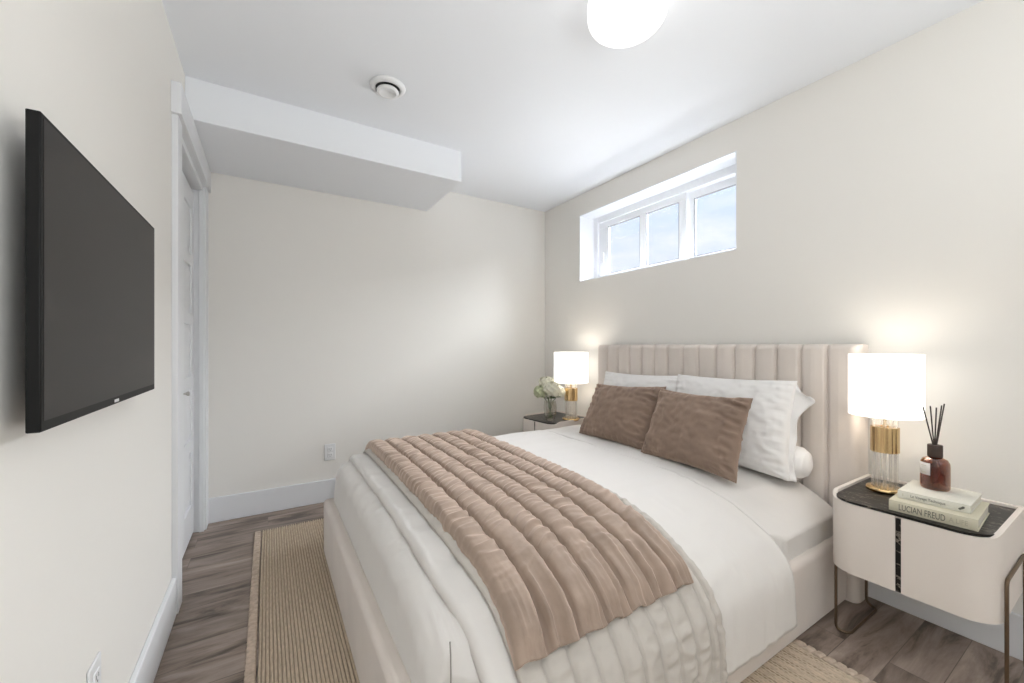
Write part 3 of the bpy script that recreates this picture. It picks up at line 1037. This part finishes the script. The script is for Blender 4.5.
# ================================================================== NIGHTSTANDS
NW, ND, NZ0, NZ1 = 0.424, 0.42, 0.268, 0.532
def outline(inset=0.0, r=0.085, n=10, depth=ND, x_front=0.0):
    """plan of the cabinet, x from the front (0) to the back, y across; only the front corners are rounded"""
    x0, x1, y0, y1 = x_front + inset, depth - inset, -NW / 2 + inset, NW / 2 - inset
    rr = max(0.01, r - inset)
    p = [(x1, y0), (x1, y1)]
    for k in range(n + 1):
        a = PI / 2 + k / n * PI / 2
        p.append((x0 + rr + rr * math.cos(a), y1 - rr + rr * math.sin(a)))
    for k in range(n + 1):
        a = PI + k / n * PI / 2
        p.append((x0 + rr + rr * math.cos(a), y0 + rr + rr * math.sin(a)))
    return p
def nightstand(loc, label):
    t = thing('nightstand', label, 'nightstand', loc, 0, 'cream nightstands')
    body = MB().prism(outline(0.012), NZ0 + 0.002, NZ1 - 0.0085)
    link('cabinet', body, M['lacquer'], t, smooth=40)
    # curved door fronts that wrap round the corners
    for sg in (-1, 1):
        path = [(ND - 0.002, NW / 2)]
        r = 0.085
        for k in range(13):
            a = PI / 2 + k / 12 * PI / 2
            path.append((r + r * math.cos(a), NW / 2 - r + r * math.sin(a)))
        path.append((0.0, 0.0075 + 0.006 * sg))
        inner = []
        for (x, y) in path:
            inner.append((x, y))
        ri = r - 0.013
        ipath = [(ND - 0.002, NW / 2 - 0.013)]
        for k in range(13):
            a = PI / 2 + k / 12 * PI / 2
            ipath.append((r + ri * math.cos(a), NW / 2 - r + ri * math.sin(a)))
        ipath.append((0.013, 0.0075 + 0.006 * sg))
        poly = path + ipath[::-1]
        if sg < 0:
            poly = [(x, -y) for x, y in poly][::-1]
        def tz(x):      # side rims stand a little proud of the stone towards the back
            return NZ1 - 0.009 + 0.019 * smoothstep(0.030, 0.085, x)
        n = len(poly)
        d = MB()
        d.add([(x, y, NZ0) for x, y in poly] + [(x, y, tz(x)) for x, y in poly], [])
        m_ = len(path)
        fs = []
        for i in range(n):
            j = (i + 1) % n
            fs.append((i, j, n + j, n + i))
        for i in range(m_ - 1):
            a0, a1, b0, b1 = i, i + 1, n - 1 - i, n - 2 - i
            fs.append((a0, a1, b1, b0)[::-1])
            fs.append((n + a0, n + a1, n + b1, n + b0))
        d.f += fs
        link('door', d, M['lacquer'], t, smooth=40)
    link('back_rim', MB().box(ND - 0.014, ND, -NW / 2 + 0.012, NW / 2 - 0.012, NZ0 + 0.01, NZ1 + 0.010), M['lacquer'], t, bevel=0.002)
    link('marble_top', MB().prism(outline(0.0135, r=0.090, x_front=-0.0145, depth=ND - 0.001), NZ1 - 0.008, NZ1), M['marble'], t, smooth=40)
    link('marble_strip', MB().box(0.004, 0.016, -0.0013, 0.0133, NZ0, NZ1 - 0.0175), M['marble'], t)
    for sg in (-1, 1):
        yo = NW / 2 - 0.012 if sg > 0 else -(NW / 2 + 0.006)
        yi = yo - 0.040
        xa, xb = 0.062, 0.362
        zt, zb, c = (0.400 if sg < 0 else 0.274), 0.006, 0.022
        def arc(p, q, s, k=5):
            """rounded corner at q between p and s"""
            p, q, s = Vector(p), Vector(q), Vector(s)
            a, b = q + (p - q).normalized() * c, q + (s - q).normalized() * c
            return [(a * (1 - u) ** 2 + q * 2 * u * (1 - u) + b * u * u) for u in [i / k for i in range(k + 1)]]
        A, B_, C_, D_ = Vector((xa, yo, zt)), Vector((xb, yo, zt)), Vector((xb, yo, zb)), Vector((xb - 0.012, yi, zb))
        E_, F_ = Vector((xa + 0.012, yi, zb)), Vector((xa, yo, zb))
        pts = []
        loop = [A, B_, C_, D_, E_, F_]
        for i in range(6):
            pts += arc(loop[i - 1], loop[i], loop[(i + 1) % 6])
        link('leg_frame', MB().tube(pts, 0.0048, 10, closed=True), M['bronze'], t, smooth=60)
    return t
NLOC = Vector((1.81, 0.4630, 0))
ns = nightstand(NLOC, 'cream nightstand with dark marble top holding two books, at the near side of the bed')
FLOC = Vector((1.792, 2.585, 0))
FRZ = math.radians(4)
ns2 = dup(ns, FLOC, FRZ, 'cream nightstand with dark marble top under the flower vase in the far corner')
FK = 0.965
ns2.scale = (1, 1, FK)
ZT1, ZT2 = NZ1 + 0.0005, NZ1 * FK + 0.0005

# ================================================================== TABLE LAMPS
def lamp(loc, label):
    t = thing('table_lamp', label, 'lamp', loc, 0, 'lit bedside lamps')
    nrod = 12
    link('lamp_base', MB().lathe([(0.0, 0), (0.053, 0), (0.056, 0.004), (0.056, 0.011), (0.052, 0.015), (0.0, 0.015)], n=140,
         rfun=lambda a, h: 1 + 0.022 * math.cos(a * nrod)), M['brass'], t, smooth=50)
    for k in range(nrod):
        a = 2 * PI * (k + 0.5) / nrod
        link('glass_rod', MB().lathe([(0.0, 0.015), (0.0058, 0.015), (0.0058, 0.305), (0.0, 0.305)], (0.034 * math.cos(a), 0.034 * math.sin(a), 0), 12), M['rod'], t, smooth=50)
    link('collar', MB().lathe([(0.0398, 0.153), (0.0415, 0.153), (0.0415, 0.250), (0.0398, 0.250), (0.0398, 0.153)], n=140, cap=False,
         rfun=lambda a, h: 1 + 0.028 * math.cos(a * nrod - PI)), M['brass'], t, smooth=50)
    link('stem', MB().lathe([(0.0, 0.24), (0.036, 0.24), (0.036, 0.245), (0.006, 0.246), (0.006, 0.33), (0.016, 0.33), (0.016, 0.37), (0.0, 0.37)], n=20), M['brass'], t, smooth=40)
    link('lamp_shade', MB().lathe([(0.1085, 0.294), (0.110, 0.294), (0.110, 0.533), (0.1085, 0.533), (0.1085, 0.294)], n=96, cap=False), M['shade'], t, smooth=50)
    sp = MB()
    for k in range(3):
        a = 2 * PI * k / 3 + 0.4
        sp.tube([(0.012 * math.cos(a), 0.012 * math.sin(a), 0.362), (0.109 * math.cos(a), 0.109 * math.sin(a), 0.362)], 0.0018, 6)
    link('shade_spider', sp, M['brass'], t, smooth=60)
    link('bulb', MB().lathe([(0.0, 0.370), (0.013, 0.370), (0.016, 0.385), (0.029, 0.415), (0.031, 0.435), (0.024, 0.458), (0.0, 0.468)], n=24), M['bulb'], t, smooth=80)
    return t
l1 = lamp((2.060, 0.572, ZT1), 'lit table lamp with glass rod stem beside the stacked books')
l2 = dup(l1, (2.046, 2.452, ZT2), 0.2, 'lit table lamp with glass rod stem beside the flower vase')
l2.scale = (1.22, 1.22, 1)

# ================================================================== BOOKS
def book(name, x0, y0, y1, z0, th, depth, rz, cover, label, texts, group='books on the near nightstand'):
    """spine faces -x at x0; y0 is the near (right) end"""
    cx, cy = x0 + depth / 2, (y0 + y1) / 2
    t = thing('hardcover_book', label, 'book', (cx, cy, z0), rz, group)
    w, dp = (y1 - y0) / 2, depth / 2
    c = MB()
    bt = 0.0028
    c.box(-dp, dp, -w, w, 0, bt).box(-dp, dp, -w, w, th - bt, th)
    sp = []
    N = 8
    for i in range(N + 1):
        a = -PI / 2 + PI * i / N
        sp.append((-dp + 0.002 - 0.003 * math.cos(a), th / 2 + th / 2 * math.sin(a)))
    inn = [(-dp + 0.004, th), (-dp + 0.004, 0)]
    poly = sp + inn
    n = len(poly)
    c.add([(x, -w, z) for x, z in poly] + [(x, w, z) for x, z in poly],
          [tuple(range(n)), tuple(range(2 * n - 1, n - 1, -1))] + [(i, (i + 1) % n, n + (i + 1) % n, n + i) for i in range(n)])
    link('cover', c, cover, t, bevel=0.0008)
    link('page_block', MB().box(-dp + 0.004, dp - 0.004, -w + 0.003, w - 0.003, bt, th - bt), M['pages'], t)
    for (s, size, yy_, zz_, wd, m_) in texts:
        text_mesh('spine_lettering', s, size, m_, t, (-dp - 0.0012, w - yy_, zz_), (0, -1, 0), (0, 0, 1), width=wd)
    return t
M['ink2'] = mat('pale_ink', (0.50, 0.46, 0.345), 0.7)
b1 = book('hardcover_book', 1.838, 0.302, 0.505, ZT1, 0.036, 0.235, math.radians(3.0), M['cover1'],
     'sage green hardcover book lying at the bottom of the two book stack',
     [('LUCIAN FREUD', 0.029, 0.026, 0.0078, 0.108, M['ink']), ('A LIFE', 0.021, 0.142, 0.0105, 0.040, M['ink2'])])
b2 = book('hardcover_book', 1.885, 0.322, 0.492, ZT1 + 0.0365, 0.026, 0.195, math.radians(2.0), M['cover2'],
     'pale grey hardcover book on top of the stack, under the amber bottle',
     [('Le Voyage Technique', 0.013, 0.033, 0.0095, 0.082, M['ink']), ('I', 0.013, 0.013, 0.0085, 0.0014, M['ink2'])])
# little printed emblem at the near end of the spine
em = MB()
for (dy, dz, a) in ((0, 0, 0.7), (0.004, -0.003, -0.5), (-0.003, 0.003, 0.2)):
    em.lathe([(0.0, 0), (0.0035, 0), (0.0035, 0.0012), (0.0, 0.0012)], (-0.0985 - 0.0012, -0.066 + dy, 0.0125 + dz), 14, 'x')
link('spine_emblem', em, M['ink'], b2)
ZBK = ZT1 + 0.0365 + 0.026 + 0.0003

# ================================================================== REED DIFFUSER
rd = thing('reed_diffuser', 'amber glass reed diffuser bottle with dark sticks on the upper book', 'diffuser', (2.012, 0.424, ZBK))
prof_b = [(0.0, 0.0), (0.0336, 0.0), (0.0369, 0.004), (0.0376, 0.012), (0.0376, 0.080), (0.0365, 0.092), (0.0314, 0.103), (0.0204, 0.109), (0.0139, 0.112), (0.0139, 0.118),
          (0.0120, 0.118), (0.0120, 0.110), (0.0190, 0.1065), (0.0299, 0.1005), (0.0347, 0.090), (0.0358, 0.080), (0.0358, 0.012), (0.0336, 0.005), (0.0, 0.004)]
link('bottle', MB().lathe(prof_b, n=64), M['amber'], rd, smooth=50)
link('oil', MB().lathe([(0.0, 0.006), (0.0328, 0.006), (0.0350, 0.012), (0.0350, 0.078), (0.0, 0.078)], n=48), M['liquid'], rd, smooth=50)
link('cap', MB().lathe([(0.0146, 0.112), (0.0193, 0.112), (0.0197, 0.114), (0.0197, 0.152), (0.0186, 0.154), (0.0088, 0.154), (0.0088, 0.112), (0.0146, 0.112)], n=48, cap=False), M['cap'], rd, smooth=40)
# label wrapped on the left side of the bottle, as seen from the bed foot
lb = []
for i in range(13):
    a = math.radians(112 + 62 * i / 12)
    lb.append([(0.0378 * math.cos(a), 0.0378 * math.sin(a), 0.050), (0.0378 * math.cos(a), 0.0378 * math.sin(a), 0.092 if True else 0)])
link('label', MB().grid(lb), M['label'], rd, smooth=60, solid=-0.0005)
lt = MB()
for (za, zb, a0, a1) in ((0.0805, 0.0820, 128, 158), (0.0745, 0.0755, 133, 153), (0.058, 0.0592, 128, 158)):
    rowa = []
    for i in range(7):
        a = math.radians(a0 + (a1 - a0) * i / 6)
        rowa.append([(0.0384 * math.cos(a), 0.0384 * math.sin(a), za), (0.0384 * math.cos(a), 0.0384 * math.sin(a), zb)])
    lt.grid(rowa)
link('label_print', lt, M['ink2'], rd, smooth=60)
# reeds: fan out above the cap and cross down to the bottom of the bottle
Rv = Vector((0.853, -0.522, 0))
Fv = Vector((0.522, 0.853, 0))
for (tx, ty, h) in ((-0.030, 0.012, 0.286), (0.004, 0.02, 0.288), (0.030, 0.006, 0.292), (0.022, -0.010, 0.300), (0.026, 0.02, 0.282)):
    top = Rv * tx + Fv * ty + Vector((0, 0, h))
    neck = Rv * (tx * 0.12) + Fv * (ty * 0.2) + Vector((0, 0, 0.150))
    d = (neck - top).normalized()
    bot = neck + d * (0.140 / abs(d.z))
    bot.x, bot.y = max(-0.03, min(0.03, bot.x * 1.3)), max(-0.03, min(0.03, bot.y * 1.3))
    bot.z = 0.009
    link('reed', MB().tube([top, neck, bot], 0.0020, 8), M['reed'], rd, smooth=60)

# ================================================================== VASE AND FLOWERS
VX, VY = 1.888, 2.515
vs = thing('glass_vase', 'ribbed clear glass vase of flowers on the far nightstand', 'vase', (VX, VY, ZT2))
rf = lambda a, h: 1 + 0.045 * math.cos(a * 12 + h * 40)
link('vase_body', MB().lathe([(0.0, 0.0), (0.030, 0.0), (0.034, 0.004), (0.040, 0.030), (0.048, 0.070), (0.052, 0.100), (0.049, 0.125), (0.044, 0.140), (0.0465, 0.150),
                      (0.0435, 0.150), (0.041, 0.140), (0.046, 0.124), (0.049, 0.100), (0.045, 0.070), (0.037, 0.032), (0.030, 0.010), (0.0, 0.009)], n=96, rfun=rf), M['vase'], vs, smooth=60)
random.seed(11)
FL = [(-0.022, 0.020, 0.285, 0.064, 0), (0.012, -0.045, 0.245, 0.068, 0), (0.066, -0.012, 0.222, 0.050, 0), (-0.074, -0.010, 0.225, 0.054, 1), (-0.03, 0.060, 0.245, 0.054, 1)]
FLAB = ['white hydrangea head standing highest at the back of the far vase', 'large cream hydrangea head at the front centre of the far vase',
        'cream hydrangea head on the lamp side of the far vase', 'pale green hydrangea head leaning out on the corner side of the vase',
        'pale green hydrangea head tucked behind the cream flowers in the vase']
for (fr_, ff, fz, rad, kind), lab in zip(FL, FLAB):
    f = thing('hydrangea', lab, 'flower', (VX, VY, ZT2 + 0.012), 0, 'hydrangeas in the far vase')
    c = Rv * fr_ + Fv * ff + Vector((0, 0, fz - 0.012))
    hd = MB()
    # rounded cluster of four petalled florets
    core = bmesh.new()
    bmesh.ops.create_icosphere(core, subdivisions=2, radius=rad * 0.82)
    hd.add([(v.co.x + c.x, v.co.y + c.y, v.co.z * 0.85 + c.z) for v in core.verts], [tuple(v.index for v in q.verts) for q in core.faces])
    core.free()
    npt = 44
    for k in range(npt):
        zz = 1 - 2 * (k + 0.5) / npt
        if zz < -0.75:
            continue
        ph = k * 2.399963
        n0 = Vector((math.sqrt(1 - zz * zz) * math.cos(ph), math.sqrt(1 - zz * zz) * math.sin(ph), zz * 0.9)).normalized()
        p0 = c + Vector((n0.x, n0.y, n0.z * 0.88)) * rad * random.uniform(0.86, 1.0)
        a_ = n0.orthogonal().normalized()
        b_ = n0.cross(a_)
        rot = random.uniform(0, PI)
        for q in range(4):
            an = rot + q * PI / 2
            dv = a_ * math.cos(an) + b_ * math.sin(an)
            sv = n0.cross(dv)
            s = rad * random.uniform(0.28, 0.40)
            hd.add([p0, p0 + dv * s * 0.55 + sv * s * 0.5 + n0 * s * 0.25, p0 + dv * s * 1.05 + n0 * s * 0.18, p0 + dv * s * 0.55 - sv * s * 0.5 + n0 * s * 0.25],
                   [(0, 1, 2, 3)])
    link('flower_head', hd, M['petal_green'] if kind else M['petal'], f, smooth=30)
    foot = Rv * (-fr_ * 0.25) + Fv * (-ff * 0.25) + Vector((0, 0, 0.004))
    nk = Rv * (fr_ * 0.35) + Fv * (ff * 0.35) + Vector((0, 0, 0.140))
    st = MB().tube([foot, (foot + nk) * 0.5, nk, c - Vector((0, 0, rad * 0.4))], 0.0028, 8)
    link('stem', st, M['leaf'], f, smooth=60)
    for q in range(2):
        an = random.uniform(0, 2 * PI)
        dv = Vector((math.cos(an), math.sin(an), 0))
        if q == 0:
            dv = (Rv * fr_ + Fv * ff).normalized()
        sv = Vector((-dv.y, dv.x, 0))
        base_ = nk + Vector((0, 0, 0.016))
        Lf = []
        for i in range(7):
            tt = i / 6
            wv = 0.021 * math.sin(PI * min(1, tt * 0.94 + 0.06)) ** 0.8
            pc = base_ + dv * (0.072 * tt) + Vector((0, 0, 0.020 * math.sin(tt * 2.2)))
            Lf.append([pc - sv * wv + Vector((0, 0, 0.004)), pc, pc + sv * wv + Vector((0, 0, 0.004))])
        link('leaf', MB().grid(Lf), M['leaf'], f, smooth=180, solid=0.0008)

# ================================================================== TELEVISION
TY0, TY1, TZ0, TZ1, TXB, TXF = 0.859, 1.546, 0.972, 1.444, -0.300, -0.284
tv = thing('television', 'black flat screen television mounted on the left wall', 'television', (XL, (TY0 + TY1) / 2, TZ0))
link('housing', MB().box(TXB, TXF, TY0, TY1, TZ0, TZ1), M['tvbody'], tv, off=tv.location, bevel=0.002)
link('screen', MB().box(TXF - 0.001, TXF + 0.0006, TY0 + 0.008, TY1 - 0.006, TZ0 + 0.016, TZ1 - 0.007), M['screen'], tv, off=tv.location)
link('emblem', MB().box(TXF, TXF + 0.0012, 1.188, 1.214, TZ0 + 0.0045, TZ0 + 0.0105), M['silver'], tv, off=tv.location)
link('wall_mount', MB().box(XL, TXB, 1.05, 1.36, 1.10, 1.32), M['tvbody'], tv, off=tv.location)

# ================================================================== OUTLETS
def outlet(name, loc, rz, label, kind):
    """plate in local xz plane facing -y"""
    t = thing(name, label, 'outlet', loc, rz)
    link('cover_plate', MB().box(-0.036, 0.036, -0.006, 0, -0.058, 0.058), M['plastic'], t, bevel=0.003)
    for s in (-1, 1):
        so = link('socket', MB().box(-0.017, 0.017, -0.0085, -0.005, s * 0.0205 - 0.0145, s * 0.0205 + 0.0145), M['plastic'], t, bevel=0.003)
        sl = MB()
        for dx in (-0.0065, 0.0065):
            sl.box(dx - 0.001, dx + 0.001, -0.0089, -0.008, s * 0.0205 - 0.002, s * 0.0205 + 0.007)
        sl.lathe([(0.0, -0.0089), (0.0023, -0.0089), (0.0023, -0.008), (0.0, -0.008)], (0, 0, s * 0.0205 - 0.008), 10, 'y')
        link('slot', sl, M['dark'], so)
    return t
outlet('wall_outlet', (0.375, YB, 0.345), 0, 'white duplex outlet low on the back wall beyond the foot of the bed', 0)
outlet('wall_outlet', (XL, 1.25, 0.335), PI / 2, 'white outlet low on the left wall under the television', 0)

# ================================================================== CEILING LIGHT AND AIR VALVE
cl = thing('ceiling_light', 'lit round white glass flush mount light on the ceiling', 'ceiling light', (1.106, 1.013, ZC))
link('canopy', MB().lathe([(0.0, -0.0005), (0.125, -0.0005), (0.130, -0.006), (0.130, -0.022), (0.0, -0.022)], n=64), M['plastic'], cl, smooth=40)
pr = [(0.116, -0.020), (0.135, -0.026), (0.140, -0.040), (0.140, -0.074)]
for k in range(1, 11):
    a = k / 10 * PI / 2
    pr.append((0.090 + 0.050 * math.cos(a), -0.074 - 0.050 * math.sin(a)))
pr.append((0.05, -0.1275))
pr.append((0.0, -0.129))
link('glass_shade', MB().lathe(pr, n=72), M['opal'], cl, smooth=60)

av = thing('air_valve', 'round white exhaust air valve on the ceiling', 'air vent', (0.503, 1.995, ZC))
link('valve_ring', MB().lathe([(0.060, -0.0005), (0.083, -0.0005), (0.085, -0.004), (0.081, -0.012), (0.070, -0.018), (0.062, -0.019), (0.058, -0.014), (0.058, -0.004), (0.060, -0.0005)], n=64, cap=False), M['plastic'], av, smooth=60)
link('valve_throat', MB().lathe([(0.0, -0.001), (0.059, -0.001), (0.059, -0.006), (0.0, -0.006)], n=48), M['dark'], av, smooth=40)
link('valve_disc', MB().lathe([(0.0, -0.005), (0.01, -0.005), (0.01, -0.020), (0.050, -0.022), (0.053, -0.026), (0.050, -0.033), (0.040, -0.036), (0.034, -0.032), (0.0, -0.030)], n=64), M['plastic'], av, smooth=50)
